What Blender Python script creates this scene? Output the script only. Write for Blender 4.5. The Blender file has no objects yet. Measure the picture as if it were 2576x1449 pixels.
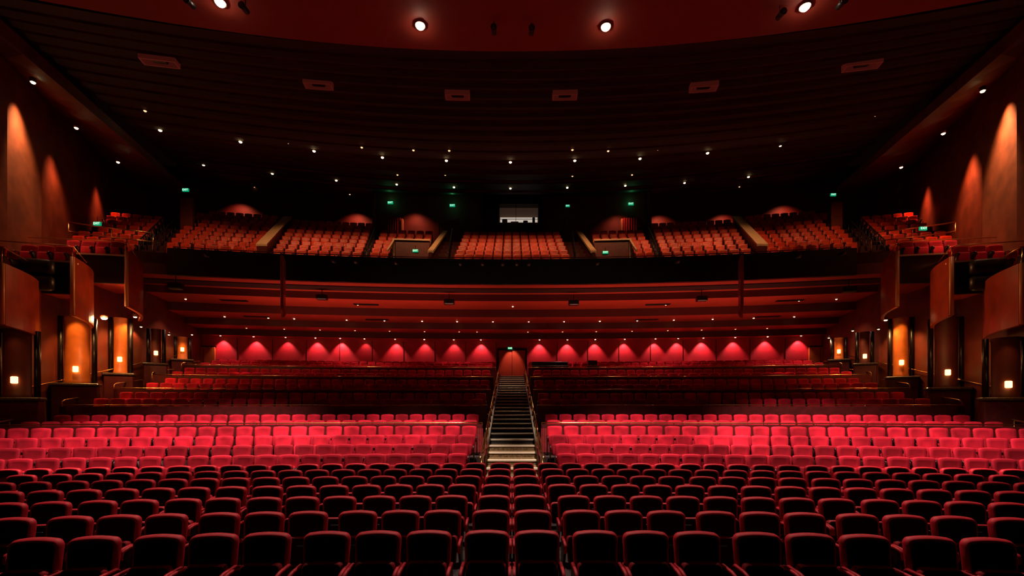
import bpy, math, random
from mathutils import Vector, Matrix
random.seed(7)
S = bpy.context.scene
COL = S.collection
HC = 2.4; F = 1100.0; CX = 1288.0; CY = 1020.0

def P(px, py, Y):
    return ((px-CX)/F*Y, Y, HC+(CY-py)/F*Y)

# ------------------------------------------------------------ materials
def mat(name, col, rough=0.6, metal=0.0, noise=0.0, nscale=8.0, sheen=0.0, emit=None, estr=0.0, bump=0.0, spec=None, col2=None, vary=0.0):
    m = bpy.data.materials.new(name); m.use_nodes = True
    nt = m.node_tree; b = nt.nodes['Principled BSDF']
    b.inputs['Base Color'].default_value = (*col, 1)
    b.inputs['Roughness'].default_value = rough
    b.inputs['Metallic'].default_value = metal
    if spec is not None: b.inputs['Specular IOR Level'].default_value = spec
    if sheen: 
        b.inputs['Sheen Weight'].default_value = sheen
        b.inputs['Sheen Tint'].default_value = (col[0]*1.2+.2, col[1], col[2], 1)
        b.inputs['Sheen Roughness'].default_value = .4
    if emit:
        b.inputs['Emission Color'].default_value = (*emit, 1)
        b.inputs['Emission Strength'].default_value = estr
        m.cycles.emission_sampling = 'NONE'
    if noise or bump:
        tc = nt.nodes.new('ShaderNodeTexCoord'); nz = nt.nodes.new('ShaderNodeTexNoise')
        nz.inputs['Scale'].default_value = nscale; nz.inputs['Detail'].default_value = 2
        nt.links.new(tc.outputs['Object'], nz.inputs['Vector'])
        if noise:
            r = nt.nodes.new('ShaderNodeValToRGB')
            c2 = col2 or tuple(c*(1-noise) for c in col)
            r.color_ramp.elements[0].color = (*c2, 1); r.color_ramp.elements[0].position = .3
            r.color_ramp.elements[1].color = (*tuple(min(1, c*(1+noise*.5)) for c in col), 1); r.color_ramp.elements[1].position = .7
            nt.links.new(nz.outputs['Fac'], r.inputs['Fac']); out = r.outputs['Color']
            if vary:
                oi = nt.nodes.new('ShaderNodeObjectInfo'); mr = nt.nodes.new('ShaderNodeMapRange')
                mr.inputs['To Min'].default_value = 1-vary; mr.inputs['To Max'].default_value = 1.12
                nt.links.new(oi.outputs['Random'], mr.inputs['Value'])
                vm = nt.nodes.new('ShaderNodeVectorMath'); vm.operation='SCALE'
                nt.links.new(out, vm.inputs[0]); nt.links.new(mr.outputs['Result'], vm.inputs['Scale']); out = vm.outputs['Vector']
            nt.links.new(out, b.inputs['Base Color'])
        if bump:
            bp = nt.nodes.new('ShaderNodeBump'); bp.inputs['Strength'].default_value = bump
            nt.links.new(nz.outputs['Fac'], bp.inputs['Height']); nt.links.new(bp.outputs['Normal'], b.inputs['Normal'])
    return m

M = {}
M['velvet'] = mat('red_velvet', (.60, .014, .036), .8, noise=.5, nscale=1.8, spec=.12, vary=.4)  # random darkening per seat paints in uneven light
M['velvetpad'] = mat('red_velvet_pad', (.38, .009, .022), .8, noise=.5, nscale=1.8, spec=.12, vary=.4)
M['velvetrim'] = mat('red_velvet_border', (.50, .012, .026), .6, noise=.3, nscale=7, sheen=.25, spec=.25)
M['velvetshade'] = mat('velvet_painted_shade', (.034, .0015, .004), .85, noise=.4, nscale=5, spec=.06)  # same velvet, darkened to paint shade on the front-row seat fronts
M['velvetb'] = mat('balcony_velvet', (.54, .036, .010), .42, noise=.3, nscale=5, spec=.35)
M['dark'] = mat('dark_plastic', (.015, .012, .012), .4)
M['frame'] = mat('seat_frame', (.022, .003, .004), .4)
M['carpet'] = mat('carpet_red', (.05, .005, .006), .95, noise=.5, nscale=20)
M['floor'] = mat('floor_dark', (.016, .003, .003), .8, noise=.4, nscale=10)
M['wallred'] = mat('wall_red', (.55, .012, .024), .6, noise=.12, nscale=2)
M['wallbrown'] = mat('wall_terracotta', (.17, .028, .012), .55, noise=.3, nscale=1.5)
M['wallback'] = mat('wall_balcony_red', (.10, .012, .008), .6, noise=.3, nscale=1.5)
M['wallbrick'] = mat('wall_upper', (.20, .05, .018), .6, noise=.35, nscale=1.6, bump=.1)
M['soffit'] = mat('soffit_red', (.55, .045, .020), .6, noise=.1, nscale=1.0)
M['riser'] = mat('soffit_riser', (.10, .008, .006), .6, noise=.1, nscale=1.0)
M['ceildark'] = mat('ceiling_dark', (.017, .0042, .004), .7, noise=.3, nscale=3)
M['ceilrib'] = mat('ceiling_rib', (.19, .026, .018), .5, noise=.5, nscale=1.3)
M['ceilred'] = mat('ceiling_red', (.34, .032, .018), .7, noise=.1, nscale=.6)
M['hatch'] = mat('hatch_frame_glow', (.35, .05, .03), .5, emit=(.25, .03, .02), estr=.12)  # frame is no lamp; faint emission stands in for light on it
M['black'] = mat('black_paint', (.010, .006, .006), .35)
M['partition'] = mat('partition_red', (.09, .007, .007), .45, noise=.3, nscale=6)
M['brass'] = mat('brass', (.75, .42, .15), .25, metal=1.0)
M['beige'] = mat('beige_laminate', (.58, .36, .20), .5, noise=.1, nscale=3)
M['orange'] = mat('orange_plaster', (.58, .15, .025), .45, noise=.25, nscale=2)
M['fin'] = mat('fin_wood', (.44, .055, .018), .3, noise=.3, nscale=1.6)
M['finedge'] = mat('fin_edge_painted_light', (.75, .33, .12), .35)  # paler colour paints the light caught on the blade edge
M['stone'] = mat('granite', (.10, .06, .045), .25, noise=.8, nscale=40)
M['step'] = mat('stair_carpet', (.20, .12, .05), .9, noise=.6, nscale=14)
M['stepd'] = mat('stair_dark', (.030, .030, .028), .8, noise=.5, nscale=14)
M['nosing'] = mat('nosing_metal', (.80, .68, .52), .5)
M['lamp'] = mat('lamp_lens', (1, .9, .7), .5, emit=(1.0, .66, .32), estr=14)
M['lampdim'] = mat('lamp_lens_dim', (1, .8, .6), .5, emit=(1.0, .45, .22), estr=2.2)
M['lampbig'] = mat('lamp_big', (1, .95, .85), .5, emit=(1.0, .86, .62), estr=60)
M['sconce'] = mat('sconce_glass', (1, .7, .3), .5, emit=(1.0, .50, .13), estr=6)
M['green'] = mat('sign_green', (.0, .3, .12), .5, emit=(.0, .36, .17), estr=.8)
M['white'] = mat('sign_white', (.8, .9, .85), .5, emit=(.65, 1.0, .8), estr=1.2)
M['counterglow'] = mat('booth_counter_glow', (.7, .65, .6), .5, emit=(1, .86, .72), estr=.5)  # counter emits in place of the booth lighting falling on it
M['boothin'] = mat('booth_interior', (.2, .12, .08), .6, emit=(1, .6, .4), estr=.02)  # faint emission paints the light inside the booth
M['trim'] = mat('metal_ring', (.2, .12, .08), .4, metal=.6)
M['ledge'] = mat('pale_ledge', (.5, .36, .26), .3)
M['door'] = mat('door_red', (.42, .04, .02), .5, noise=.1, nscale=2)
M['drape'] = mat('drape_red', (.25, .012, .016), .85, noise=.3, nscale=8)

# ------------------------------------------------------------ object helpers
def tag(o, label=None, cat=None, group=None, kind=None):
    if label: o['label'] = label
    if cat: o['category'] = cat
    if group: o['group'] = group
    if kind: o['kind'] = kind
def mesh(name, geo, mats):
    v, f, mi, sm = geo
    me = bpy.data.meshes.new(name); me.from_pydata(v, [], f)
    for m in mats: me.materials.append(M[m])
    if mi and any(mi): me.polygons.foreach_set('material_index', mi)
    if sm: me.polygons.foreach_set('use_smooth', [True]*len(f))
    me.update(); return me
def obj(name, data, parent=None, loc=(0,0,0), rot=0.0, **kw):
    o = bpy.data.objects.new(name, data); COL.objects.link(o)
    o.location = loc
    if rot: o.rotation_euler = (0, 0, rot)
    if parent: o.parent = parent
    tag(o, **kw); return o
class G:
    def __init__(s, smooth=False): s.v=[]; s.f=[]; s.m=[]; s.s=smooth
    def add(s, v, f, m=0):
        n=len(s.v); s.v += [tuple(p) for p in v]; s.f += [tuple(i+n for i in q) for q in f]; s.m += [m]*len(f); return s
    def merge(s, g, m=None, mtx=None):
        n=len(s.v)
        s.v += [tuple(mtx@Vector(p)) for p in g.v] if mtx else g.v
        s.f += [tuple(i+n for i in q) for q in g.f]
        s.m += g.m if m is None else [m]*len(g.f); return s
    def geo(s): return (s.v, s.f, s.m, s.s)
BOXF=[(0,3,2,1),(4,5,6,7),(0,1,5,4),(1,2,6,5),(2,3,7,6),(3,0,4,7)]
def box(g, x0,x1,y0,y1,z0,z1,m=0):
    return g.add([(x0,y0,z0),(x1,y0,z0),(x1,y1,z0),(x0,y1,z0),(x0,y0,z1),(x1,y0,z1),(x1,y1,z1),(x0,y1,z1)],BOXF,m)
def bbox(g, x0,x1,y0,y1,z0,z1,b=.02,m=0):
    v=[]
    for z,i in ((z0,b),(z0+b,0),(z1-b,0),(z1,b)):
        a0,a1,c0,c1=x0+i,x1-i,y0+i,y1-i
        v+=[(a0+b,c0,z),(a1-b,c0,z),(a1,c0+b,z),(a1,c1-b,z),(a1-b,c1,z),(a0+b,c1,z),(a0,c1-b,z),(a0,c0+b,z)]
    f=[tuple(reversed(range(8))),tuple(range(24,32))]
    for r in range(3):
        for i in range(8):
            j=(i+1)%8; f.append((r*8+i,r*8+j,r*8+8+j,r*8+8+i))
    return g.add(v,f,m)
def tube(g, path, r, n=6, m=0):
    pts=[Vector(p) for p in path]; v=[]; f=[]
    for i,p in enumerate(pts):
        t=(pts[min(i+1,len(pts)-1)]-pts[max(i-1,0)]).normalized()
        a=t.cross(Vector((0,0,1)))
        if a.length<.1: a=t.cross(Vector((1,0,0)))
        a.normalize(); b=t.cross(a)
        for k in range(n):
            an=2*math.pi*k/n; v.append(p+a*math.cos(an)*r+b*math.sin(an)*r)
    for i in range(len(pts)-1):
        for k in range(n):
            l=(k+1)%n; f.append((i*n+k,i*n+l,(i+1)*n+l,(i+1)*n+k))
    f.append(tuple(reversed(range(n)))); f.append(tuple(range(len(v)-n,len(v))))
    return g.add(v,f,m)
def R(D): return 45+(max(D,5)-5)*2.2
def arcY(D,X): return D-X*X/(2*R(D))
def arc_slab(g, D0,D1,x0,x1,z0,z1,n=None,m=0,mf=None):
    n = n or max(1,int(abs(x1-x0)/1.2)); v=[]; f=[]
    for i in range(n+1):
        X=x0+(x1-x0)*i/n
        ya=arcY(D0,X); yb=arcY(D1,X)
        v+=[(X,ya,z0),(X,yb,z0),(X,yb,z1),(X,ya,z1)]
    for i in range(n):
        a=i*4
        for k in range(4):
            l=(k+1)%4; f.append((a+k,a+4+k,a+4+l,a+l))
    f.append((0,1,2,3)); f.append((n*4+3,n*4+2,n*4+1,n*4))
    g.add(v,f,m)
    if mf is not None:
        base=len(g.m)-len(f)
        for i in range(n): g.m[base+i*4+3]=mf
    return g

# ------------------------------------------------------------ seats
def outline(wb,wt,h,r,arch,nc=4,nt=4):
    p=[(-wb+.02,0),(wb-.02,0),(wb,.02)]
    for i in range(nc+1):
        a=math.pi/2*i/nc; p.append((wt-r+r*math.cos(a),h-r+r*math.sin(a)))
    e=wt-r
    for i in range(1,nt):
        x=e-2*e*i/nt; p.append((x,h+arch*(1-(x/e)**2)))
    for i in range(nc+1):
        a=math.pi/2+math.pi/2*i/nc; p.append((-wt+r+r*math.cos(a),h-r+r*math.sin(a)))
    p.append((-wb,.02)); return p
def loft(g, ol, w, h, rings, tilt, off, m=0, inner=None):
    n=len(ol); v=[]; f=[]
    for d,y in rings:
        sx=(w-d)/w; sz=(h/2-d)/(h/2)
        for x,z in ol:
            xx=x*sx; zz=h/2+(z-h/2)*sz
            v.append((xx+off[0], y+zz*tilt+off[1], zz+off[2]))
    mm=[]
    for r_ in range(len(rings)-1):
        for i in range(n):
            j=(i+1)%n; f.append((r_*n+i,r_*n+j,(r_+1)*n+j,(r_+1)*n+i)); mm.append(m+1 if inner is not None and r_>=inner else m)
    b=len(g.v); g.add(v,f,m); g.m[-len(f):]=mm
    k=len(rings)-1
    g.f.append(tuple(b+i for i in reversed(range(n)))); g.m.append(m)
    g.f.append(tuple(b+k*n+i for i in range(n))); g.m.append(m+1 if inner is not None else m)
    return g
def g_back(nc=5,nt=6,full=True,inner=None,r=.075,w=.252):
    g=G(True)
    ol=outline(w-.016,w,.54,r,.014,nc,nt)
    rings=[(.05,.055),(.015,.05),(0,.03),(0,-.005),(.010,-.035),(.022,-.045),(.034,-.043),(.042,-.034),(.085,-.026),(.15,-.024)] if full else ([(.02,.05),(0,.03),(0,-.02),(.018,-.042),(.036,-.034),(.12,-.026)] if inner else [(.02,.05),(0,.01),(0,-.025),(.02,-.045),(.09,-.03)])
    return loft(g,ol,w,.54,rings,.10,(0,.03,.44),0,inner)
def g_seat(full=True,inner=None):
    g=G(True)
    ol=outline(.20,.215,.36,.06,.0,4 if full else 2,2)
    rings=[(.02,.04),(0,.02),(0,-.02),(.012,-.045),(.026,-.054),(.05,-.056),(.12,-.058)] if full else [(.01,.03),(0,-.02),(.02,-.045),(.04,-.055)]
    return loft(g,ol,.215,.36,rings,.16,(0,-.10,.34),0,inner)
def g_slot():
    g=G(); bbox(g,-.06,.06,-.142,-.115,.572,.605,.004); return g
def g_arm(s,full=True):
    g=G(True)
    v=[];f=[]
    prof=[(-.30,.56,.030),(-.31,.60,.030),(-.29,.64,.026),(-.20,.655,.026),(.02,.655,.024),(.06,.62,.02)]
    for y,z,h in prof:
        for dx,dz in ((-.018,-h),(.018,-h),(.018,0),(.012,.008),(-.012,.008),(-.018,0)):
            v.append((s*.258+dx,y,z+dz))
    n=6
    for i in range(len(prof)-1):
        for k in range(n):
            l=(k+1)%n; f.append((i*n+k,i*n+l,(i+1)*n+l,(i+1)*n+k))
    f.append(tuple(range(n))); f.append(tuple(reversed(range(len(v)-n,len(v)))))
    return g.add(v,f)
def g_leg(s):
    g=G(); x0=s*.258-.014; x1=s*.258+.014
    pr=[(-.16,0),(.10,0),(.09,.3),(.06,.62),(-.24,.62),(-.27,.55),(-.12,.3)]
    n=len(pr); v=[(x0,y,z) for y,z in pr]+[(x1,y,z) for y,z in pr]
    f=[tuple(range(n)),tuple(reversed(range(n,2*n)))]+[(i,i+n,(i+1)%n+n,(i+1)%n) for i in range(n)]
    return g.add(v,f)
ME = {}
ME['back']=mesh('backrest',g_back(inner=6).geo(),['velvetrim','velvetshade'])
ME['seat']=mesh('seat',g_seat(inner=3).geo(),['velvetrim','velvetshade'])
ME['slot']=mesh('pull_slot',g_slot().geo(),['dark'])
ME['armL']=mesh('armrest',g_arm(-1).geo(),['velvetrim']); ME['armR']=mesh('armrest',g_arm(1).geo(),['velvetrim'])
ME['legL']=mesh('leg',g_leg(-1).geo(),['frame']); ME['legR']=mesh('leg',g_leg(1).geo(),['frame'])
def joined(backg,seatg,slot,arms,armm=0,lm=1,sm=None):
    g=G(True); g.merge(backg).merge(seatg,sm)
    if slot: g.merge(g_slot(),lm)
    if arms: g.merge(g_arm(-1),armm).merge(g_arm(1),armm)
    g.merge(g_leg(-1),lm).merge(g_leg(1),lm)
    return g
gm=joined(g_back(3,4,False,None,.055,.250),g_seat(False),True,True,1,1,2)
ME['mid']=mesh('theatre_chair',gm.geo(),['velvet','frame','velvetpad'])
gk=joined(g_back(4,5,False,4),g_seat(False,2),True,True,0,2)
ME['dim']=mesh('theatre_chair',gk.geo(),['velvetrim','velvetshade','frame'])
gb=joined(g_back(3,4,False,None,.06,.250),g_seat(False),False,True,1,1)
ME['balc']=mesh('balcony_chair',gb.geo(),['velvetb','frame'])
ME['box']=mesh('balcony_chair',gb.geo(),['velvet','frame'])
glow=joined(g_back(2,3,False,None,.06,.250),g_seat(False),False,False)

def wallX(Y): return 18.1+.25*(Y-16)
def upX(Y): return 19.7+.585*(Y-16.8)

LAB_SEAT="red velvet tip-up theatre seat with rounded back, folded up"
LAB_DARK="tip-up theatre seat with red edge and shade painted into its dark front"
seats_near=[]; seats_mid=[]; seats_far=[]
flat=[4.84+.97*i for i in range(7)]
for i,D in enumerate(flat):
    for s in (-1,1):
        seats_near.append((s*.282,D,0.0))
        X=.282+(.65 if i<3 else .60)+(0 if i<2 else random.uniform(0,.04)); k=0
        while X < 1.2*arcY(D,X):
            seats_near.append((s*X,D,0.0)); k+=1; X+=.562
            if i<2 and k%3==0: X+=.085
            elif i>=2 and random.random()<.08: X+=.04
blk2=[(12.0,.09),(12.95,.276),(13.9,.48),(14.85,.715)]
for D,z in blk2:
    o=random.uniform(0,.15)
    X=1.42+o
    while X<min(1.22*arcY(D,X), wallX(arcY(D,X))-.9):
        for s in (-1,1): seats_mid.append((s*X,D,z))
        X+=.562
blk3=[(16.5,1.83),(17.5,2.03),(19.6,2.67),(20.6,2.96),(22.7,3.47),(23.7,3.76),(25.8,4.25),(26.8,4.54),(28.9,5.03),(29.9,5.28),(31.3,5.5)]
blk3=[(D,z-.97) for D,z in blk3]
for D,z in blk3:
    X=1.45+random.uniform(0,.15); jl=random.uniform(-.5,.5)
    while X<min(1.2*arcY(D,X), wallX(arcY(D,X))-1.8+jl*.5):
        for s in (-1,1):
            if not (s>0 and X<6.3 and 28<D<29.5): seats_far.append((s*X,D,z))
        X+=.562
allst=seats_near+seats_mid
allst.sort(key=lambda t:t[1])
ind=allst[:297]; rest=allst[297:]+seats_far
def put(X,D,z,jit=True):
    return (X,arcY(D,X),z), -X/R(D)+(random.uniform(-.015,.015) if jit else 0)
for i,(X,D,z) in enumerate(ind):
    loc,rot=put(X,D,z)
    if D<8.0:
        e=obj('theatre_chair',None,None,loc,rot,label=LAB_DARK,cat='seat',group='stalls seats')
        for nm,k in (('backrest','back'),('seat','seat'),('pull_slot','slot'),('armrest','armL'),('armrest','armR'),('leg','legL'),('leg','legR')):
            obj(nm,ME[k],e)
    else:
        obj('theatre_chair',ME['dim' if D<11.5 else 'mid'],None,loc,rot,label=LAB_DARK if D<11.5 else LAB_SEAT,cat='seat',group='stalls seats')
gs=G(True)
for X,D,z in rest:
    loc,rot=put(X,D,z)
    gs.merge(glow if D>16 else gm,None,Matrix.Translation(loc)@Matrix.Rotation(rot,4,'Z'))
obj('theatre_chair',mesh('theatre_chairs',gs.geo(),['velvet','frame','velvetpad']),label="rows of red velvet theatre seats on the raked stalls",cat='seats',kind='stuff',group='stalls seats')

# ------------------------------------------------------------ stalls floor
g=G()
box(g,-20,20,-1.5,11.4,-.3,0)
tiers=[(11.4,.09)]+[(D-.6,z) for D,z in blk2[1:]]+[(15.4,.86)]
for D,z in blk3: 
    if D>16.5: tiers.append((D-.6,z))
tiers.append((33.0,4.6))
for i in range(len(tiers)-1):
    D0,z=tiers[i]; D1=tiers[i+1][0]
    for s in (-1,1):
        a,b=(.9,25) 
        arc_slab(g,D0,D1,s*a,s*min(b,wallX(D0)+.3),z-.9,z)
box(g,-.9,.9,11.4,13.2,-.3,.05)
obj('floor',mesh('floor',g.geo(),['floor']),kind='structure',label="dark red carpeted floor with raked seating tiers")

# stairs
stx=.86
N=26; run=(32.6-13.2)/N; rise=(4.55-.05)/N
st=obj('staircase',None,None,(0,13.2,0),label="central carpeted staircase with pale step nosings and brass handrails",cat='staircase')
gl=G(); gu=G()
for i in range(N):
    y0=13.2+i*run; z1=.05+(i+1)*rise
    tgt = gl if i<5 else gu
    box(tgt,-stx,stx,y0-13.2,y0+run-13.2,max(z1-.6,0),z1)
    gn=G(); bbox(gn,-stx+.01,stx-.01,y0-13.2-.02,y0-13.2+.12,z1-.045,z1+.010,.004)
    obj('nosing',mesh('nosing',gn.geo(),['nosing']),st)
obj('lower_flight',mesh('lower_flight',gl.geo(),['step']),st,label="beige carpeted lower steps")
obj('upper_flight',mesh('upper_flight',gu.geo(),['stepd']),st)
def sz(y): return .05+(y-13.2)/run*rise
for s in (-1,1):
    g=G()
    v=[];f=[]
    for y in (13.2,32.6):
        for x in (s*stx,s*(stx+.10)):
            v+=[(x,y-13.2,max(0,sz(y)-.5)),(x,y-13.2,sz(y)+.30)]
    f=[(0,1,3,2),(4,6,7,5),(0,4,5,1),(2,3,7,6),(1,5,7,3),(0,2,6,4)]
    g.add(v,f); obj('stair_wall',mesh('stair_wall',g.geo(),['partition']),st)
    for (ya,yb) in ((12.9,15.3),(15.9,18.3),(19,21.3),(22,24.4),(25.2,27.5),(28.3,30.8)):
        g=G(True); pth=[(s*.93,ya-13.2,max(sz(ya),0)+.28),(s*.93,ya-13.2,sz(ya)+.86),(s*.93,ya-13.1,sz(ya)+.92),(s*.93,yb-13.3,sz(yb)+.92),(s*.93,yb-13.2,sz(yb)+.86),(s*.93,yb-13.2,sz(yb)+.28)]
        tube(g,pth,.022); tube(g,[(s*.93,(ya+yb)/2-13.2,sz((ya+yb)/2)+.28),(s*.93,(ya+yb)/2-13.2,sz((ya+yb)/2)+.92)],.016)
        tube(g,[(s*.93,ya-13.2,sz(ya)+.6),(s*.93,yb-13.2,sz(yb)+.6)],.012)
        obj('handrail',mesh('handrail',g.geo(),['brass']),st)

# partitions
for D,zt,zb in ((15.45,1.74,.7),(18.5,2.37,1.05),(21.6,3.14,1.95),(24.7,3.97,2.75),(27.8,4.77,3.55)):
    for s in (-1,1):
        xe=wallX(D)-1.6
        p=obj('partition_wall',None,None,(0,0,0),label="low dark red partition wall with brass top rail",cat='partition',group='stalls partitions')
        g=G(); arc_slab(g,D,D+.08,s*1.05,s*xe,zb,zt); obj('panel',mesh('panel',g.geo(),['partition']),p)
        g=G(True); n=20; tube(g,[(s*(1.05+(xe-1.05)*i/n),arcY(D,s*(1.05+(xe-1.05)*i/n))+.03,zt+.05) for i in range(n+1)],.022)
        for i in range(0,n+1,2):
            X=s*(1.05+(xe-1.05)*i/n); tube(g,[(X,arcY(D,X)+.03,zt-.03),(X,arcY(D,X)+.03,zt+.05)],.012)
        obj('rail',mesh('rail',g.geo(),['brass']),p)
for s in (-1,1):
    g=G(True); v=[];f=[];n=48
    for i in range(n+1):
        x=s*(1.02+.75*i/n); y=15.36+.03*math.sin(i*1.25)
        v+=[(x,y,.75),(x,y,1.6)]
    f=[(2*i,2*i+2,2*i+3,2*i+1) for i in range(n)]
    g.add(v,f); obj('drape',mesh('drape',g.geo(),['drape']),label="pleated red drape hanging from the partition rail",cat='drape',group='stair drapes')
for s in (-1,1):
    for D,zb in ((15.9,.86),(19.2,1.7),(22.3,2.5),(25.4,3.28),(28.5,4.06)):
        X=wallX(D)-1.25; y=arcY(D,X); g=G(True)
        tube(g,[(0,0,0),(0,0,.85),(0,.1,.92),(0,1.5,1.18),(0,1.6,1.12),(0,1.6,.3)],.025)
        tube(g,[(0,.8,.15),(0,.8,1.05)],.018); tube(g,[(0,0,.5),(0,1.6,.75)],.014)
        obj('guard_rail',mesh('guard_rail',g.geo(),['brass']),None,(s*X,y,zb),label="short brass guard rail beside the side aisle steps",cat='rail',group='side aisle rails')

# ------------------------------------------------------------ back wall stalls
g=G(); arc_slab(g,33,33.3,-23,23,3.6,7.6,40)
obj('wall_back',mesh('wall_back',g.geo(),['wallred']),kind='structure',label="red panelled rear wall of the stalls")
g=G()
for i in range(-9,10):
    if i==0: continue
    X=i*2.3
    box(g,X-.02+1.1,X+.02+1.1,arcY(33,X+1.1)-.03,arcY(33,X+1.1)+.05,4.5,7.2)
arc_slab(g,32.96,33.02,-22,-1.3,5.60,5.64); arc_slab(g,32.96,33.02,1.3,22,5.60,5.64)
obj('trim_1',mesh('trim_1',g.geo(),['partition']),kind='structure')
dn=obj('door_1',None,None,(0,32.9,4.6),kind='structure',label="red double door at the top of the stairs")
g=G(); bbox(g,-1.0,1.0,-.12,.02,-.1,1.95,.02); box(g,-.015,.015,-.14,-.1,0,1.9,1)
obj('door_leaf',mesh('door_leaf',g.geo(),['door','black']),dn)
g=G(); box(g,-1.12,-1.0,-.2,.05,-.1,2.1); box(g,1.0,1.12,-.2,.05,-.1,2.1); box(g,-1.0,1.0,-.2,.05,1.97,2.1)
obj('door_frame',mesh('door_frame',g.geo(),['black']),dn)
for s in (-1,1):
    dn=obj('door_2' if s<0 else 'door_3',None,None,(s*21.6,30.7,3.9),s*-.2,kind='structure',label="terracotta side door")
    g=G(); bbox(g,-.7,.7,-.1,.05,0,2.6,.02); box(g,-.012,.012,-.12,-.09,.05,2.5,1); box(g,-.75,.75,-.06,.06,2.6,2.7,1)
    obj('door_leaf',mesh('door_leaf',g.geo(),['orange','black']),dn)

# ------------------------------------------------------------ balcony underside (stepped soffits) + fascia
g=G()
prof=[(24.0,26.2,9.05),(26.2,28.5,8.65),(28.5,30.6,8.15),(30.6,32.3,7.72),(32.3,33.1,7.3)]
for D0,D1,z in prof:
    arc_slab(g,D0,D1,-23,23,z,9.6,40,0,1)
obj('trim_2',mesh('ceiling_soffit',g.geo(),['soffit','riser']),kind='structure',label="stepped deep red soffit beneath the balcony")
g=G(); arc_slab(g,23.8,24.0,-17.4,17.4,9.0,10.36,40)
pf=obj('balcony_parapet',None,None,(0,0,0),label="black curved balcony parapet with thin brass rail",cat='balcony parapet')
obj('curved_panel',mesh('curved_panel',g.geo(),['black']),pf)
g=G(True); n=40
tube(g,[(-17.2+34.4*i/n,arcY(23.9,-17.2+34.4*i/n),10.46) for i in range(n+1)],.022)
for i in range(n+1):
    X=-17.2+34.4*i/n; tube(g,[(X,arcY(23.9,X),10.3),(X,arcY(23.9,X),10.46)],.012,5)
obj('top_rail',mesh('top_rail',g.geo(),['brass']),pf)
for X in (-16.5,-9,9,16.5):
  for D,z in ((29.6,8.15),(27.4,8.65)):
    g=G(); bbox(g,-.75,.75,-.15,.15,-.04,0,.01,0)
    for k in range(4): box(g,-.7,.7,-.12+k*.07,-.09+k*.07,-.05,-.03,0)
    obj('air_vent',mesh('air_vent',g.geo(),['black']),None,(X,arcY(D,X),z),-X/R(D),label="black slotted air vent in the red soffit",cat='vent',group='soffit vents')

# ------------------------------------------------------------ balcony tiers
def bz(D): return 10.2+.64*(D-25.4)
def bs(s,D): return s*(1+(D-26)*.025)
rowsB=[25.4+.9*k for k in range(10)]
g=G()
arc_slab(g,24.0,24.8,-22,22,9.6,10.15,30)
for k,D in enumerate(rowsB):
    z=bz(D); D0=D-.6; D1=D+.3
    if k<6: arc_slab(g,D0,D1,-27,27,z-1.2,z,30)
    elif k==6: arc_slab(g,D0,D1,-27,27,z-1.2,z,30); arc_slab(g,D1,34.2,-10.4,10.4,z-.6,z-.01,12)
    else:
        for s in (-1,1): arc_slab(g,D0,D1,s*10.4,s*20.6,z-1.2,z,14)
for s in (-1,1):
    arc_slab(g,rowsB[-1]+.3,37.2,s*10.4,s*20.6,bz(rowsB[-1])-.6,bz(rowsB[-1])-.01,12)
    arc_slab(g,rowsB[6]+.3,37.2,s*20.6,s*29,bz(rowsB[6])-.6,bz(rowsB[6])-.01,12)
obj('floor.001',mesh('floor_balcony',g.geo(),['carpet']),kind='structure',label="steep dark red carpeted balcony tiers")
bseats=[]
def addB(s0,s1,k0,k1):
    for k in range(k0,k1):
        D=rowsB[k]; a=bs(s0,D); b=bs(s1,D); n=max(1,int((b-a)/.555))
        for i in range(n+1):
            if b-a<.54 and i==1: break
            X=a+(b-a)*i/n
            for s in (-1,1): 
                if X<upX(arcY(D,X))-.6: bseats.append((s*X,D,bz(D)))
for k in range(7):
    D=rowsB[k]; n=11
    for i in range(n+1): 
        X=-3.1+6.2*i/n; bseats.append((X,D,bz(D)))
addB(5.2,7.9,4,7); addB(7.45,8.0,0,4)
addB(9.0,13.3,0,9); addB(14.7,18.6,0,9); addB(14.7,18.1,9,10); addB(20.4,24.0,0,7)
bseats.sort(key=lambda t:arcY(t[1],t[0]))
LB="orange-red upholstered balcony seat on a steep tier"
NB=262
for X,D,z in bseats[:NB]:
    loc,rot=put(X,D,z,False); obj('balcony_chair',ME['balc'],None,loc,rot,label=LB,cat='seat',group='balcony seats')
gs=G(True)
for X,D,z in bseats[NB:]:
    loc,rot=put(X,D,z,False)
    gs.merge(glow,None,Matrix.Translation(loc)@Matrix.Rotation(rot,4,'Z'))
obj('balcony_chair',mesh('balcony_chairs',gs.geo(),['velvetb','frame']),label="rows of orange-red upholstered balcony seats",cat='seats',kind='stuff',group='balcony seats')

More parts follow.
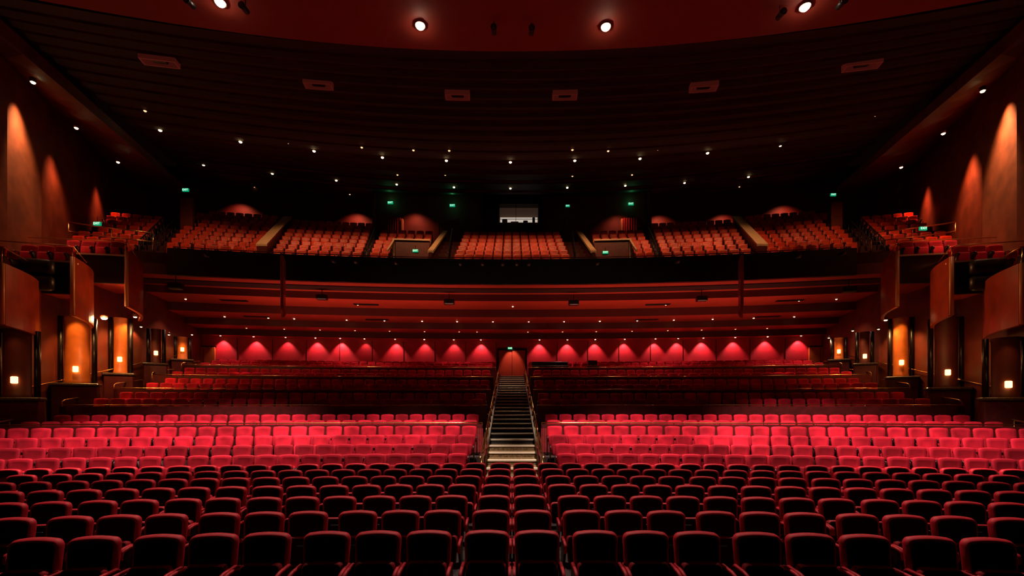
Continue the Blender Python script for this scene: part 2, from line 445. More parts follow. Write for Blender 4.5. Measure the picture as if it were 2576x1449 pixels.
def slope_slab(g,X0,X1,w,D0,D1,z0,z1,th,m=0):
    v=[]
    for X,D,z in ((X0,D0,z0),(X1,D1,z1)):
        for dx in (-w/2,w/2):
            y=arcY(D,X); v+=[(X+dx,y,z-th),(X+dx,y,z)]
    g.add(v,[(0,1,3,2),(4,6,7,5),(0,4,5,1),(2,3,7,6),(1,5,7,3),(0,2,6,4)],m)
for s in (-1,1):
    p=obj('aisle_parapet',None,None,(0,0,0),label="sloping beige-topped parapet beside the balcony aisle",cat='parapet',group='balcony parapets')
    g=G(); slope_slab(g,s*13.72,s*16.0,.62,25.0,32.4,11.25,15.9,.12); obj('coping',mesh('coping',g.geo(),['beige']),p)
    g=G(); slope_slab(g,s*13.72,s*16.0,.5,25.0,32.4,11.14,15.79,1.3); obj('panel',mesh('panel',g.geo(),['partition']),p)
    p=obj('aisle_parapet',None,None,(0,0,0),label="narrow beige parapet next to the exit passage",cat='parapet',group='balcony parapets')
    g=G(); slope_slab(g,s*4.72,s*4.72,.32,25.4,31,11.35,14.75,.14); obj('coping',mesh('coping',g.geo(),['beige']),p)
    g=G(); slope_slab(g,s*4.72,s*4.72,.2,25.4,31,11.25,14.65,1.4); obj('panel',mesh('panel',g.geo(),['partition']),p)
    p=obj('exit_passage_wall',None,None,(0,0,0),label="dark passage opening with beige coping in the balcony",cat='wall')
    g=G(); arc_slab(g,26.35,26.5,s*4.95,s*6.95,10.3,12.25,2); obj('panel',mesh('panel',g.geo(),['partition']),p)
    g=G(); arc_slab(g,26.26,26.54,s*4.9,s*7.1,12.25,12.33,2); arc_slab(g,26.26,26.5,s*7.0,s*7.1,10.3,12.25,1); slope_slab(g,s*7.05,s*7.05,.10,25.0,26.4,11.2,12.33,.10); obj('coping',mesh('coping',g.geo(),['beige']),p)
    for sx in (3.75,8.5,19.4,20.0):
        D0,D1=25.0,31
        if sx==19.4: D1=33
        a=bs(sx,D0)*s; b=bs(sx,D1)*s; g=G(True)
        pts=[(a+(b-a)*i/8,arcY(D0+(D1-D0)*i/8,a+(b-a)*i/8),bz(D0+(D1-D0)*i/8)+.95+.15) for i in range(9)]
        tube(g,pts,.035)
        for q in pts: tube(g,[(q[0],q[1],q[2]-1.2),q],.03,5)
        tube(g,[(q[0],q[1],q[2]-.4) for q in pts],.015,5)
        obj('stair_railing',mesh('stair_railing',g.geo(),['black']),label="black metal railing climbing the balcony aisle",cat='railing',group='balcony railings')
    g=G(True)
    for dz in (.0,.45):
        tube(g,[(s*18.3,22.3,10.75+dz),(s*20.3,21.9,10.85+dz),(s*21.9,21.6,11.0+dz)],.03)
    for t in (0,.5,1): tube(g,[(s*(18.3+3.6*t),22.3-.7*t,10.1),(s*(18.3+3.6*t),22.3-.7*t,11.2+.25*t)],.025)
    obj('outer_rail',mesh('outer_rail',g.geo(),['brass']),label="double brass rail in front of the outer balcony seats",cat='rail',group='outer balcony rails')

# balcony rear walls
g=G()
for s in (-1,1): arc_slab(g,37,37.3,s*10.4,s*30,12,21,16)
arc_slab(g,34.0,34.3,-10.4,10.4,12,20.5,14)
for s in (-1,1): box(g,min(s*10.4,s*10.6),max(s*10.4,s*10.6),33.2,36.5,12,20.5)
obj('wall_rear_balcony',mesh('w',g.geo(),['wallback']),kind='structure',label="dark terracotta wall behind the balcony")
cb=obj('control_booth',None,None,(0,33.2,13.6),label="dark projection booth with bright lit window",cat='control booth')
g=G(); 
box(g,-2.2,-.95,-.1,.6,0,5.6); box(g,2.0,2.3,-.1,.6,0,5.6); box(g,-.95,2.0,-.1,.6,0,2.62); box(g,-.95,2.0,-.1,.6,4.05,5.6)
obj('booth_wall',mesh('booth_wall',g.geo(),['black']),cb)
g=G(); box(g,-.95,2.0,.55,.6,2.5,4.3); obj('booth_interior',mesh('booth_interior',g.geo(),['boothin']),cb)
g=G(); box(g,-.9,1.95,.3,.5,2.63,3.2,0); obj('glow_counter',mesh('glow_counter',g.geo(),['counterglow']),cb)
g=G()
for x in (-.96,1.98): box(g,x-.02,x+.02,-.16,-.1,2.6,3.4)
box(g,-.98,2.0,-.16,-.1,2.58,2.63); box(g,.28,.31,-.16,-.1,2.6,4.05)
obj('window_frame',mesh('window_frame',g.geo(),['beige']),cb)
g=G(); bbox(g,-.75,-.35,.0,.18,2.63,2.95,.03); bbox(g,-.1,.5,.0,.18,2.63,2.78,.03); bbox(g,.85,1.2,.0,.18,2.63,2.86,.03); bbox(g,1.55,1.75,.0,.18,2.63,3.1,.03)
box(g,-.9,1.95,.25,.28,3.04,3.07)
obj('control_console',mesh('control_console',g.geo(),['dark']),cb)
for s in (-1,1):
    g=G(); bbox(g,-.7,.7,-.15,.05,0,3.0,.02); box(g,-.85,-.7,-.18,.05,0,3.1,1); box(g,.7,.85,-.18,.05,0,3.1,1)
    d=obj('door_4' if s<0 else 'door_5',None,None,(s*4.9,33.6,13.6),kind='structure',label="red curtain-lined balcony entrance")
    obj('door_leaf',mesh('door_leaf',g.geo(),['wallback','wallbrown']),d)
    g=G(); bbox(g,-.06,.06,-.2,.1,0,2.9,.01)
    obj('wall_post',mesh('wall_post',g.geo(),['beige']),None,(s*8.3,33.2,13.6),label="pale timber post beside the balcony entrance",cat='post',group='entrance posts')
    g=G(True); n=30; v=[]
    for i in range(n+1):
        x=-.55+1.1*i/n; y=.05*math.sin(i*1.3); v+=[(x,y,0),(x,y,3.0)]
    g.add(v,[(2*i,2*i+2,2*i+3,2*i+1) for i in range(n)])
    obj('curtain',mesh('curtain',g.geo(),['drape']),None,(s*8.95,33.1,13.6),label="pleated red curtain at the balcony entrance",cat='curtain',group='entrance curtains')

# ------------------------------------------------------------ ceilings
def Rc(D): return 45+(D-12)*1.0
def ceil_hit(px,py,drop=.12):
    a=(px-CX)/F; b=(CY-py)/F
    lo,hi=5,60
    for _ in range(60):
        Y=(lo+hi)/2; D=Y+a*a*Y*Y/(2*Rc(max(Y,12)))
        zc=9.63-drop+.305*(D-11.9)
        if b*Y<zc: lo=Y
        else: hi=Y
    return (a*Y,Y,HC+b*Y)
def lineA(Y): return 12.8+.517*(Y-10.9)
g=G()
ys=list(range(130,520,25)); prof=[]; pm=[]
for i,y in enumerate(ys):
    D=6600/(685-y); zc=HC+9.63+.305*(D-11.9)
    h=.055*D/15
    if i>0: prof.append((D-.02,zc-.02)); pm.append(1)
    else: prof.append((D,zc+.6)); pm.append(0)
    if i>0: prof.append((D,zc-.02-h)); pm.append(0); prof.append((D+.22,zc-.02-h)); pm.append(0)
    else: prof.append((D,zc)); pm.append(0)
prof.append((39,HC+9.63+.305*(39-11.9)))
n=48; v=[]; f=[]
for D,z in prof:
    X=15
    for _ in range(20): X=lineA(D-X*X/(2*Rc(D)))
    for i in range(n+1):
        x=-X+2*X*i/n; v.append((x,D-x*x/(2*Rc(D)),z))
for r in range(len(prof)-1):
    for i in range(n):
        a=r*(n+1)+i; g.f.append((a,a+1,a+n+2,a+n+1)); g.m.append(pm[r])
g.v=v
obj('ceiling',mesh('ceiling',g.geo(),['ceildark','ceilrib']),kind='structure',label="black curved ribbed auditorium ceiling")
g=G(); n=40; v=[];f=[]
for i in range(n+1):
    x=-17+34*i/n; ye=11.9-x*x/84
    v+=[(x,-1,12.03),(x,ye,12.03),(x,ye+.05,12.35),(x,ye+.4,12.9),(x,-1,12.9)]
for i in range(n):
    for k in range(4): f.append((i*5+k,i*5+5+k,i*5+6+k,i*5+1+k))
g.add(v,f)
obj('ceiling.001',mesh('ceiling_inner',g.geo(),['ceilred']),kind='structure',label="deep red curved inner ceiling panel")
FAC=((10,16.9),(16.9,19.6),(19.6,24.5),(24.5,31.5))
def upface(Y):
    for a,b in FAC:
        if a<=Y<=b: x0=upX(a); x1=upX(b)-.25; return x0+(x1-x0)*(Y-a)/(b-a)
for s,nm in ((-1,'left'),(1,'right')):
    g=G(); v=[];f=[];n=14
    for i in range(n+1):
        t=i/n; A=Vector((12.8-1.2+ (20.6-11.6+3)*t,10.9-2.3+(26-8.6+5.8)*t,11.0+(17.8-11.0)*t)); B=Vector((19.7-2.5+(28-17.2+1.5)*t,16.8-4.3+(31-12.5+3)*t,15.1+(19.2-15.1)*t))
        v+=[(s*A.x,A.y,A.z+.4),(s*A.x,A.y,A.z),(s*B.x,B.y,B.z)]
    for i in range(n):
        f+=[(i*3,i*3+3,i*3+4,i*3+1),(i*3+1,i*3+4,i*3+5,i*3+2)]
    g.add(v,f); o=obj('trim_3' if s<0 else 'trim_4',mesh('side_soffit',g.geo(),['wallback']),kind='structure',label="sloping terracotta side soffit")
    g=G()
    for a,b in FAC:
        x0=upX(a); x1=upX(b)-.25
        v=[(s*x0,a,7.2),(s*x1,b,7.2),(s*x1,b,21),(s*x0,a,21),(s*(x0+.6),a,7.2),(s*(x1+.6),b,7.2),(s*(x1+.6),b,21),(s*(x0+.6),a,21)]
        g.add(v,BOXF)
    box(g,min(s*28,s*28.4),max(s*28,s*28.4),31.3,38,7.2,21)
    obj('wall_'+nm+'_upper',mesh('wall_upper',g.geo(),['wallbrick']),kind='structure',label="faceted terracotta upper side wall")
    g=G()
    for ya,yb,zt in ((4,16.5,5.9),(16.5,19,6.8),(19,21.6,7.9),(21.6,33,9.2)):
        g.add([(s*wallX(ya),ya,-.3),(s*wallX(yb),yb,-.3),(s*wallX(yb),yb,zt),(s*wallX(ya),ya,zt),(s*(wallX(ya)+.3),ya,-.3),(s*(wallX(yb)+.3),yb,-.3),(s*(wallX(yb)+.3),yb,zt),(s*(wallX(ya)+.3),ya,zt)],BOXF)
    obj('wall_'+nm,mesh('wall_side',g.geo(),['wallbrown']),kind='structure',label="terracotta side wall of the stalls")

# ------------------------------------------------------------ side boxes (saw-tooth plan) with curved blades
def blade_geo(s, tip, root, zt, zb, curve=.25, drop=.5):
    n=12; v=[];f=[]
    t=Vector(tip); r=Vector(root); d=(r-t); nrm=Vector((d.y,-d.x)).normalized()
    if nrm.x<0: nrm=-nrm
    for i in range(n+1):
        u=i/n; c=t+d*u+nrm*(curve*math.sin(u*math.pi)); th=.06
        top=zt-.12*u; bot=zb+drop*(1-u)**1.5*.25
        for o in (-th,th):
            q=c+nrm*o; v+=[(s*-q.x,q.y,bot),(s*-q.x,q.y,top)]
    for i in range(n):
        a=i*4
        f+=[(a,a+4,a+5,a+1),(a+2,a+3,a+7,a+6),(a+1,a+5,a+7,a+3),(a,a+2,a+6,a+4)]
    f+=[(0,1,3,2),(n*4,n*4+2,n*4+3,n*4+1)]
    g=G(); g.add(v,f); return g
def prism(g,s,pts,z0,z1,m=0):
    n=len(pts); v=[(s*x,y,z0) for x,y in pts]+[(s*x,y,z1) for x,y in pts]
    f=[tuple(range(n)),tuple(range(n,2*n))]+[(i,(i+1)%n,(i+1)%n+n,i+n) for i in range(n)]
    g.add(v,f,m)
BOXES=[((16.3,14.0),(17.8,16.45),6.95,4.85,13.3,6.85),((16.55,16.5),(18.3,18.95),8.0,5.65,15.8,7.75),((16.72,19.0),(18.4,21.6),9.1,6.55,18.4,8.85)]
for s in (-1,1):
    for (tip,root,zt,zb,yo,zf) in BOXES:
        b=obj('side_box',None,None,(0,0,0),label="side gallery box with black stage-facing front and curved terracotta blade",cat='theatre box',group='side boxes')
        g=blade_geo(s,(-tip[0],tip[1]),(-root[0],root[1]),zt,zb)
        obj('blade',mesh('blade',g.geo(),['fin']),b,label="curved polished terracotta side blade")
        g=G(True); tube(g,[(s*tip[0],tip[1]-.03,zb+.15),(s*tip[0],tip[1]-.03,(zt+zb)/2),(s*tip[0],tip[1]-.03,zt)],.07,8)
        obj('blade_edge',mesh('blade_edge',g.geo(),['finedge']),b,label="leading edge with caught light painted paler")
        xo=max(upX(yo),wallX(yo))+.3; xr=max(upX(root[1]),wallX(root[1]))+.3
        fr=[(tip[0]+.08,tip[1]),(xo,yo),(xo,yo+.15),(tip[0]+.08,tip[1]+.15)]
        g=G(); prism(g,s,fr,zf-1.15,zf+.02); obj('front_panel',mesh('front_panel',g.geo(),['black']),b)
        g=G(); prism(g,s,[(tip[0]+.12,tip[1]+.16),(xo,yo+.16),(xr,root[1]),(root[0]+.1,root[1]-.1)],zf-.95,zf-.08); obj('box_floor',mesh('box_floor',g.geo(),['soffit']),b)
        g=G(); prism(g,s,[(tip[0]-.0,tip[1]-.06),(xo,yo-.06),(xo,yo+.2),(tip[0]-.0,tip[1]+.2)],zf+.02,zf+.08); obj('ledge',mesh('ledge',g.geo(),['ledge']),b)
        g=G(True)
        tube(g,[(s*(tip[0]+.1),tip[1]+.05,zf+.05),(s*(tip[0]+.1),tip[1]+.05,zf+.62),(s*(tip[0]+.2),tip[1],zf+.68),(s*(xo-.4),yo+.15,zf+.68)],.022)
        tube(g,[(s*(tip[0]+.1),tip[1]+.1,zf+.66),(s*(root[0]+.1),root[1],zf+.8),(s*(root[0]+.1),root[1],zf+.0)],.022)
        obj('box_rail',mesh('box_rail',g.geo(),['brass']),b)
        for r_ in range(3):
            for c_ in range(5):
                y=tip[1]+.75+r_*.85; t=(y-tip[1])/(root[1]-tip[1])
                X=tip[0]+(root[0]-tip[0])*t+.55+c_*.6; yy=y-(X-tip[0])*.10
                if X<min(upX(yy)-.6,tip[0]+3.4) and yy<root[1]-.3:
                    obj('balcony_chair',ME['box'],None,(s*X,yy,zf-.07+r_*.12),-s*.25,label="red upholstered seat in the side gallery",cat='seat',group='side gallery seats')
    tip=(11.05,21.0); root=(11.95,22.75)
    p=obj('hanging_blade',None,None,(0,0,0),label="curved terracotta blade hanging from the balcony front",cat='wall panel',group='balcony blades')
    g=blade_geo(s,(-tip[0],tip[1]),(-root[0],root[1]),9.6,6.95,.1)
    obj('blade_panel',mesh('blade_panel',g.geo(),['fin']),p)
    g=G(True); tube(g,[(s*tip[0],tip[1]-.03,7.1),(s*tip[0],tip[1]-.03,8.3),(s*tip[0],tip[1]-.03,9.6)],.06,8)
    obj('blade_rim',mesh('blade_rim',g.geo(),['fin']),p)

# ------------------------------------------------------------ columns with sconces
def column(s,X,Y,w,z0,z1,zs,orange=True,zf=0):
    p=obj('wall_column',None,None,(s*X,Y,zf),-s*.62,label="half-round orange column on a granite pedestal" if orange else "dark timber wall pier with glowing sconce",cat='column',group='side columns')
    g=G(True); n=16; v=[];f=[]
    for z,rr in ((z0,w/2*1.06),(z0+.12,w/2*1.06),(z0+.14,w/2),(z1-.14,w/2),(z1-.12,w/2*1.06),(z1,w/2*1.06)):
        for i in range(n+1):
            a=math.pi*i/n; v.append((math.cos(a)*rr,-math.sin(a)*rr*.8,z-zf))
    for r_ in range(5):
        for i in range(n): a=r_*(n+1)+i; f.append((a,a+1,a+n+2,a+n+1))
    g.add(v,f); obj('shaft',mesh('shaft',g.geo(),['orange' if orange else 'wallback']),p)
    g=G(True)
    for sd in (-1,1): tube(g,[(sd*(w/2+.12),.05,z0-zf),(sd*(w/2+.12),.05,z1-zf)],.09,8)
    obj('side_post',mesh('side_post',g.geo(),['black']),p)
    g=G(); bbox(g,-w/2-.28,w/2+.28,-.6,.2,0,z0-zf-.12,.03,0); bbox(g,-w/2-.34,w/2+.34,-.66,.2,z0-zf-.12,z0-zf,.03,1)
    obj('pedestal',mesh('pedestal',g.geo(),['partition','stone']),p)
    g=G(); bbox(g,-.085,.085,-w*.4-.09,-w*.4+.0,zs-zf-.12,zs-zf+.12,.02); obj('sconce',mesh('sconce',g.geo(),['sconce']),p,label="glowing amber glass sconce")
def colset(s,lst):
    for px,ps,Y,w,yt,yb,org in lst:
        a=abs(px-CX)/F
        X=a*Y; column(s,X,Y,w,HC+(CY-yb)/F*Y,HC+(CY-yt)/F*Y,HC+(CY-ps)/F*Y,org,.226*(Y-12)+.1)
colset(-1,[(44,957,15.2,.7,830,1000,False),(195,930,18.2,.78,798,965,True),(303,905,21.2,.5,800,940,True),(393,889,24.0,.42,828,915,False),(459,880,27.2,.5,848,905,True)])
colset(1,[(2529,968,15.2,.7,850,1000,False),(2380,938,18.3,.7,800,975,False),(2266,913,21.3,.56,800,948,True),(2175,897,24.2,.42,835,915,False),(2110,885,27.2,.46,850,905,True)])

# ------------------------------------------------------------ lamps
def dome(r,n=10):
    g=G(True); v=[];f=[]
    rg=[(r,0),(r*.92,-r*.3),(r*.6,-r*.6)]
    for rr,z in rg:
        for i in range(n): a=2*math.pi*i/n; v.append((rr*math.cos(a),rr*math.sin(a),z))
    v.append((0,0,-r*.7)); k=len(v)-1
    for q in range(2):
        for i in range(n): j=(i+1)%n; f.append((q*n+i,q*n+j,q*n+n+j,q*n+n+i))
    for i in range(n): f.append((2*n+i,2*n+(i+1)%n,k))
    g.add(v,f,0)
    v=[];f=[]
    for rr,z in ((r*1.0,.02),(r*1.3,-.01),(r*1.3,.14),(r*.9,.14)):
        for i in range(n): a=2*math.pi*i/n; v.append((rr*math.cos(a),rr*math.sin(a),z))
    for q in range(3):
        for i in range(n): j=(i+1)%n; f.append((q*n+i,q*n+j,q*n+n+j,q*n+n+i))
    g.add(v,f,1); return g
ME['dl']=mesh('downlight',dome(.072).geo(),['lamp','trim'])
ME['dls']=mesh('downlight',dome(.052).geo(),['lamp','trim'])
ME['dld']=mesh('downlight',dome(.055).geo(),['lampdim','trim'])
ME['dlb']=mesh('downlight',dome(.105,16).geo(),['lampbig','trim'])
def lampobj(loc,k='dl',lab="small round warm ceiling downlight",grp='ceiling downlights'):
    return obj('downlight',ME[k],None,loc,label=lab,cat='light',group=grp)
def spot(loc,tgt,E,ang,blend=.6,col=(1,.75,.5),rad=.08):
    l=bpy.data.lights.new('spot','SPOT'); l.energy=E; l.spot_size=math.radians(ang); l.spot_blend=blend; l.color=col; l.shadow_soft_size=rad
    o=bpy.data.objects.new('spot_light',l); COL.objects.link(o); o.location=loc
    o.rotation_euler=(Vector(tgt)-Vector(loc)).to_track_quat('-Z','Y').to_euler(); return o
def point(loc,E,col=(1,.6,.3),rad=.1):
    l=bpy.data.lights.new('point','POINT'); l.energy=E; l.color=col; l.shadow_soft_size=rad
    o=bpy.data.objects.new('point_light',l); COL.objects.link(o); o.location=loc; return o
def area(loc,tgt,E,sx,sy,col,spread=100):
    l=bpy.data.lights.new('area','AREA'); l.shape='RECTANGLE'; l.size=sx; l.size_y=sy; l.energy=E; l.color=col; l.spread=math.radians(spread)
    o=bpy.data.objects.new('area_light',l); COL.objects.link(o); o.location=loc
    o.rotation_euler=(Vector(tgt)-Vector(loc)).to_track_quat('-Z','Y').to_euler(); return o

big=[(554,7),(1057,65),(1524,68),(2025,18)]
for (px,py),tx,E,an in zip(big,(-10.4,-3.8,4.2,11.0),(14500,10500,12500,14500),(54,46,46,54)):
    Y=9.6/((CY-py)/F); x,y,z=P(px,py,Y)
    lampobj((x,y,z),'dlb',"large bright warm ceiling spotlight",'bright ceiling spotlights')
    spot((x,y,z-.25),(tx,y+3.3,0),E,an,.75,(1,.78,.66),.12)
    spot((x,y,z-.25),(x*1.1,y-3.5,0),2600,62,.8,(1,.75,.6),.12)
for px,py in [(403,328),(605,357),(790,380),(962,396),(1123,404),(1284,408),(1446,404),(1610,399),(1780,385),(1963,366),(2167,339),
              (512,415),(685,437),(846,454),(998,464),(1142,471),(1284,474),(1427,472),(1573,467),(1722,460),(1883,445),(2055,427)]:
    lampobj(ceil_hit(px,py),'dl')
for px,py in [(735,485),(880,489),(1130,379),(1440,377),(910,371),(1655,376),(1040,378),(1530,380),(365,279),(2202,290),(1120,440),(1440,443),(1640,495),(1800,492),(1020,495),(1545,497),(725,359),(1000,440),(1590,440),(1860,470),(640,470)]:
    lampobj(ceil_hit(px,py),'dld',"dim reddish ceiling downlight")
for px,py,Y in [(83,207,15.8),(192,322,19.5),(297,408,23.5),(2472,229,15.8),(2373,336,19.5),(2267,421,23.5)]:
    lampobj(P(px,py,Y),'dl')
    q=P(px,py,Y); spot((q[0],q[1],q[2]-.2),(q[0]*1.04,q[1]+1.0,7),240,60,.8,(1,.42,.24),.08)
def sof(px,D,z,k='dl'):
    a=(px-CX)/F; Y=D
    for _ in range(10): Y=arcY(D,a*Y)
    lampobj((a*Y,Y,z-.005),k,"small round warm downlight in the red soffit",'soffit downlights'); return (a*Y,Y,z)
L1=[sof(x,25.4,9.05,'dls') for x in (405,612,992,1187,1386,1578,1960,2160)]
L2=[sof(x,27.6,8.65,'dls') for x in (467,900,1290,1675,2010,2104)]
L3=[sof(x,30.0,8.15,'dls') for x in (565,675,740,872,967,1062,1150,1240,1330,1419,1509,1603,1695,1793,1896,1998)]
L4=[sof(x,31.6,7.72,'dld') for x in (620,715,805,893,980,1068,1155,1200,1328,1415,1500,1590,1680,1765,1850,1930)]
for p in L1[1:-1:2]: spot((p[0],p[1],p[2]-.12),(p[0],p[1]+.3,0),180,95,.6,(1,.55,.38),.08)
for p in L2: spot((p[0],p[1],p[2]-.12),(p[0],p[1]+.5,0),230,100,.6,(1,.55,.38),.08)
for p in L3[::3]: spot((p[0],p[1],p[2]-.12),(p[0],p[1]-.4,0),180,100,.6,(1,.5,.36),.08)
for px in (557,640,720,795,857,918,995,1068,1142,1210,1357,1427,1497,1571,1648,1705,1768,1848,1929,2013):
    a=(px-CX)/F; Y=32.5
    for _ in range(10): Y=arcY(32.66,a*Y)
    E=165
    if px==918: E=45
    if px in (720,1142,1068): E=90
    if px in (857,1768): E=230
    lampobj((a*Y,Y-.1,7.285),'dls',"small wall-washer downlight above the rear wall",'wall washers')
    spot((a*Y,Y+.02,7.22),(a*Y*1.003,Y+.36,5.4),E,88,.6,(1,.42,.40),.05)
spot((0,31.9,7.15),(0,32.9,5.3),170,58,.6,(1,.5,.3),.05)
spot((0,24.9,8.9),(0,19.5,1.4),1500,28,.6,(1,.76,.48),.08)  # this and the next two spots are added to brighten the stairs
spot((0,27.5,8.5),(0,27.0,3.2),650,40,.6,(1,.78,.5),.08)
spot((0,11.2,11.7),(0,15.2,.5),500,16,.6,(1,.72,.36),.08)
for px,py,Y,E in [(262,800,19.2,120),(340,797,21.2,80),(355,822,23,25),(425,842,25.5,20),(483,842,28,20),
                  (2228,805,21.2,90),(2145,832,24,25),(2085,850,27.5,20),(2210,828,23,25)]:
    q=P(px,py,Y); lampobj((q[0],q[1],q[2]),'dlb' if px==262 else ('dl' if E>50 else 'dls'),"warm side aisle downlight",'side aisle lamps')
    spot((q[0],q[1],q[2]-.12),(q[0]*1.02,q[1],0),E*2.6,130,.6,(1,.48,.16),.06)
point(P(262,806,19.0),80,(1,.5,.18),.08)
for s,px,Y,yt,E in [(-1,195,18.2,798,230),(-1,303,21.2,800,190),(-1,459,27.2,848,100),(1,2266,21.3,800,200),(1,2110,27.2,850,80),(-1,44,15.2,830,25),(1,2529,15.2,850,25)]:
    a=(px-CX)/F; z=HC+(CY-yt)/F*Y; X=a*Y
    spot((X-s*.6,Y-.8,z+.25),(X-s*.1,Y-.1,z-1.9),E,66,.6,(1,.48,.13),.05)
for px,py,Y in [(44,957,15.2),(195,930,18.1),(2529,968,15.2),(2385,938,18.3)]:
    q=P(px,py,Y); point((q[0]*.96,q[1]-.75,q[2]),3,(1,.45,.1),.08)
for s in (-1,1):
    for a,ptop,E,off,col,dz in ((1.125,240,3300 if s>0 else 2300,.75,(1,.50,.22),-.35),(1.045,385,1500 if s>0 else 700,1.1,(1,.27,.11),.1),(.945,465,850 if s>0 else 500,1.1,(1,.20,.09),.1)):
        lo,hi=11,31
        for _ in range(40):
            m=(lo+hi)/2
            if upface(m)/m > a: lo=m
            else: hi=m
        Y=lo; X=a*Y; zt=HC+(CY-ptop)/F*Y
        spot((s*(X-off*.86),Y-.1,zt+dz),(s*(X-.05),Y,zt-3.0),E,72,1.0,col,.3)
for px,py in [(605,357),(790,380),(962,396),(1123,404),(1284,408),(1446,404),(1610,399),(1780,385),(1963,366),(403,328),(2167,339)]:
    x,y,z=ceil_hit(px,py); outer=abs(x)>15
    spot((x,y,z-.15),(x*(1.16 if outer else 1.03),y+5.2,11),480 if outer else 580,72,.7,(1,.48,.20),.08)
for px,D,yy,E in ((590,37,520,90),(890,37,545,90),(1040,34,545,50),(1665,37,550,80),(1830,37,548,80),(1985,37,525,90),(1560,34,550,30)):
    a=(px-CX)/F; Y=D-.9
    for _ in range(10): Y=arcY(D-1.2,a*Y)
    z=HC+(CY-yy)/F*Y+1.0
    spot((a*Y,Y,z),(a*Y*1.01,Y+1.0,z-2.0),E*3.8,110,1.0,(1,.18,.09),.05)
for s in (-1,1):  # added fill lights for the side blades, not fixtures
    spot((s*12.0,20.5,8.7),(s*17.2,15.5,6.0),480,56,.9,(1,.38,.12),.2)
    point((s*17.2,17.6,4.6),16,(1,.42,.14),.1)
    point((s*15.0,21.0,5.6),14,(1,.40,.14),.15)
for s in (-1,1):
    area((s*8.5,24.1,4.05),(s*8.5,26.0,9),135,14,.2,(1,.40,.26),110)  # added upward fill for the soffits, no real uplight there

# ------------------------------------------------------------ exit signs
c=bpy.data.curves.new('exit_text','FONT'); c.body='EXIT'; c.size=.42; c.align_x='CENTER'; c.align_y='CENTER'; c.extrude=.01
tmp=bpy.data.objects.new('tmp',c); COL.objects.link(tmp); bpy.context.view_layer.update()
dg=bpy.context.evaluated_depsgraph_get(); TXT=bpy.data.meshes.new_from_object(tmp.evaluated_get(dg)); TXT.materials.clear(); TXT.materials.append(M['white'])
bpy.data.objects.remove(tmp)
def exitsign(px,py,Y,w=.52,rot=0):
    x,y,z=P(px,py,Y)
    p=obj('exit_sign',None,None,(x,y,z),rot,label="illuminated green EXIT sign with white letters",cat='exit sign',group='exit signs')
    g=G(); bbox(g,-w/2,w/2,-.04,.04,-w*.24,w*.24,.01); obj('sign_panel',mesh('sign_panel',g.geo(),['green']),p)
    t=obj('sign_text',TXT,p,(0,-.047,0)); t.rotation_euler=(math.pi/2,0,0); t.scale=(w,w,w)
    g=G(); tube(g,[(0,0,w*.24),(0,0,w*.24+.25)],.012); obj('bracket',mesh('bracket',g.geo(),['black']),p)
for a in [(982,510,33.2,.42),(1138,517,33.2,.42),(1428,518,33,.32),(1587,513,33.2,.42),(1045,631,26.15,.34),(1523,635,26.15,.34),
          (245,563,21,.36),(2322,575,21.2,.36),(467,478,27,.40),(2096,490,27.4,.34),(1283,876,32.6,.34)]:
    exitsign(*a)
for px,Y in ((982,33.2),(1138,33.2),(1587,33.2)):
    q=P(px,497,Y); point((q[0],q[1]-.1,q[2]),3,(.1,1,.3),.05)
for s,px,y0,y1 in ((-1,468,470,545),(1,2105,480,550)):
    Y=27.6; x,_,z1=P(px,y0,Y); z0=HC+(CY-y1)/F*Y
    g=G(); bbox(g,-.38,.38,0,.25,0,z1-z0+.2,.02); box(g,-.42,-.38,-.05,.25,0,z1-z0+.2,1)
    obj('exit_pier',mesh('exit_pier',g.geo(),['wallbrown','black']),None,(x,Y,z0-.9),label="narrow red wall pier beside the upper aisle",cat='pier',group='upper piers')

# ------------------------------------------------------------ ceiling hatches
for px,py,w in ((1151,234,62),(1421,234,62),(801,206,68),(1770,213,66),(402,147,82),(2168,157,82)):
    x,y,z=ceil_hit(px,py,.1); W=w/F*y/2
    p=obj('ceiling_hatch',None,None,(x,y,z-.06),-x/60,label="rectangular lighting slot in the black ceiling",cat='ceiling hatch',group='ceiling hatches')
    g=G(); box(g,-W,W,-.16,-.12,-.10,.1); box(g,-W,W,.10,.13,-.10,.1); box(g,-W,-W+.04,-.12,.10,-.10,.1); box(g,W-.04,W,-.12,.10,-.10,.1)
    obj('hatch_frame',mesh('hatch_frame',g.geo(),['hatch']),p)
    g=G(); bbox(g,-.2,.2,-.08,.08,-.05,.1,.02); obj('lamp_body',mesh('lamp_body',g.geo(),['black']),p)

# ------------------------------------------------------------ loudspeakers under soffit
def speaker(px,py,Y,w=.6):
    x,y,z=P(px,py,Y)
    p=obj('loudspeaker',None,None,(x,y,z),-x/80,label="black loudspeaker hanging under the balcony soffit",cat='loudspeaker',group='soffit loudspeakers')
    g=G(); bbox(g,-w/2,w/2,-.18,.18,-w*.24,w*.24,.04); obj('cabinet',mesh('cabinet',g.geo(),['black']),p)
    g=G(True)
    for sd in (-1,1):
        n=12; v=[(sd*w*.25+math.cos(2*math.pi*i/n)*w*.14,-.185,math.sin(2*math.pi*i/n)*w*.14) for i in range(n)]+[(sd*w*.25,-.165,0)]
        g.add(v,[(i,(i+1)%n,n) for i in range(n)])
    obj('driver',mesh('driver',g.geo(),['dark']),p)
    g=G(); tube(g,[(0,0,w*.24),(0,0,w*.24+.35)],.02); obj('bracket',mesh('bracket',g.geo(),['black']),p)
for a in ((442,720,22.2,.65),(2135,728,22.5,.65),(810,748,24.8),(1130,760,25.4),(1443,762,25.4),(1765,752,25)): speaker(*a)
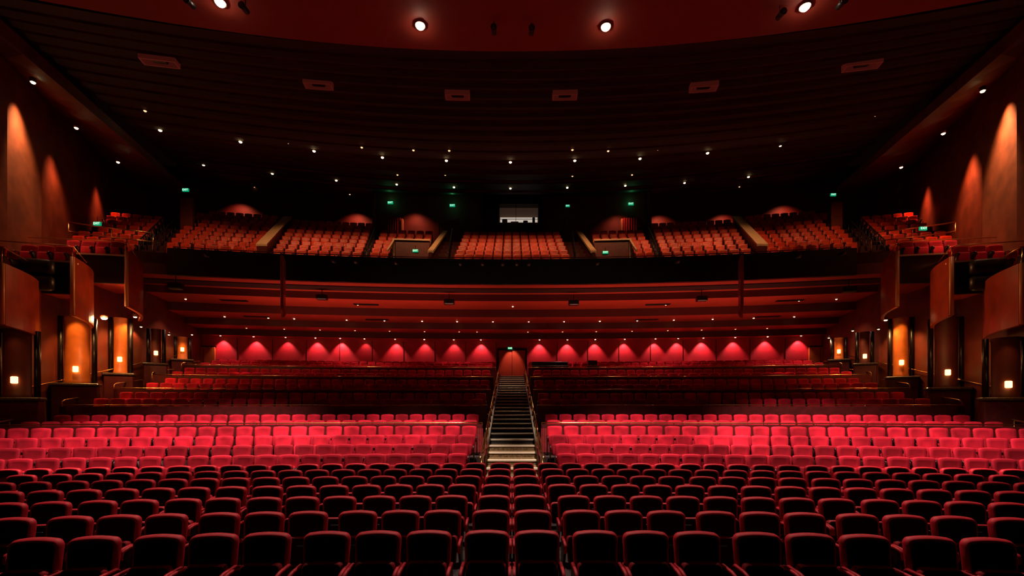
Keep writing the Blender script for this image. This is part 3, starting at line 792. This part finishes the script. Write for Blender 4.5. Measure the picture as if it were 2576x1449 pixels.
def fixture(loc,sc=1,where="clamped to the balcony front"):
    p=obj('stage_light',None,None,loc,label="small black stage lantern "+where,cat='stage light',group='stage lanterns')
    g=G(True); tube(g,[(0,.0,0),(0,-.30*sc,-.05*sc)],.09*sc,10); tube(g,[(0,-.30*sc,-.05*sc),(0,-.34*sc,-.056*sc)],.11*sc,10); obj('lantern_body',mesh('lantern_body',g.geo(),['dark']),p)
    g=G(True); tube(g,[(0,-.345*sc,-.057*sc),(0,-.35*sc,-.058*sc)],.075*sc,10); obj('lens',mesh('lens',g.geo(),['trim']),p)
    g=G(True); tube(g,[(0,-.1*sc,-.0),(0,-.1*sc,.36*sc)],.015*sc,6); obj('yoke',mesh('yoke',g.geo(),['black']),p)
for px in (530,845,900,1000,1160,1215,1265,1300,1330,1500,1700,2000,2110):
    a=(px-CX)/F; Y=23.6
    for _ in range(8): Y=arcY(23.7,a*Y)
    fixture((a*Y,Y-.05,10.0))
for px,py in ((1243,78),(1337,80),(487,12),(622,25),(1957,40),(2107,14)):
    Y=9.45/((CY-py)/F); x,y,z=P(px,py,Y); fixture((x,y,z-.05),.7,"hung from the red ceiling")
for s in (-1,1):
    p=obj('loudspeaker_cluster',None,None,(s*17.4,15.95,7.75),s*-.25,label="pair of black padded loudspeakers hung on the box front",cat='loudspeaker')
    for k in (0,1):
        g=G(True); bbox(g,-.58,.58,-.2,.15,-.56-k*.58,-.02-k*.58,.08); obj('speaker_cabinet',mesh('speaker_cabinet',g.geo(),['dark']),p)

p=obj('mixing_desk',None,None,(2.5,28.9,4.06),label="black sound mixing desk behind the last rows",cat='mixing desk')
g=G(); bbox(g,-1.2,1.2,-.4,.4,.78,.95,.03); bbox(g,-1.2,1.2,.1,.4,.95,1.25,.03); obj('console',mesh('console',g.geo(),['black']),p)
g=G(); bbox(g,-1.1,-1.0,-.3,.3,0,.78,.01); bbox(g,1.0,1.1,-.3,.3,0,.78,.01); obj('desk_leg',mesh('desk_leg',g.geo(),['black']),p)
p=obj('equipment_rack',None,None,(5.3,28.8,4.06),label="small black equipment rack with monitor",cat='equipment rack')
g=G(); bbox(g,-.4,.4,-.3,.3,0,.95,.03); obj('rack_body',mesh('rack_body',g.geo(),['black']),p)
g=G(); bbox(g,-.3,.3,-.1,.0,1.0,1.3,.02); box(g,-.05,.05,-.07,-.03,.94,1.02); obj('monitor',mesh('monitor',g.geo(),['dark']),p)

for s in (-1,1):
    g=G(True)
    pts=[(s*(wallX(y)-.12),y,.226*(y-12)+2.0+.1) for y in (13,16,19,22,25,28)]
    tube(g,pts,.03)
    for q in pts: tube(g,[q,(q[0]+s*.15,q[1],q[2]-.05)],.015,5)
    obj('wall_handrail',mesh('wall_handrail',g.geo(),['brass']),label="brass handrail fixed to the side wall",cat='handrail')

# world + camera
w=bpy.data.worlds.new('world'); S.world=w; w.use_nodes=True
w.node_tree.nodes['Background'].inputs[0].default_value=(.02,.004,.003,1); w.node_tree.nodes['Background'].inputs[1].default_value=.1
cam=bpy.data.cameras.new('camera'); co=bpy.data.objects.new('camera',cam); COL.objects.link(co)
co.location=(0,0,HC); co.rotation_euler=(math.pi/2,0,0)
cam.sensor_width=36; cam.lens=F/2576*36; cam.shift_y=(CY-724.5)/2576; cam.clip_end=200; cam.clip_start=.05
S.camera=co
S.view_settings.view_transform='Standard'
S.view_settings.look='None'
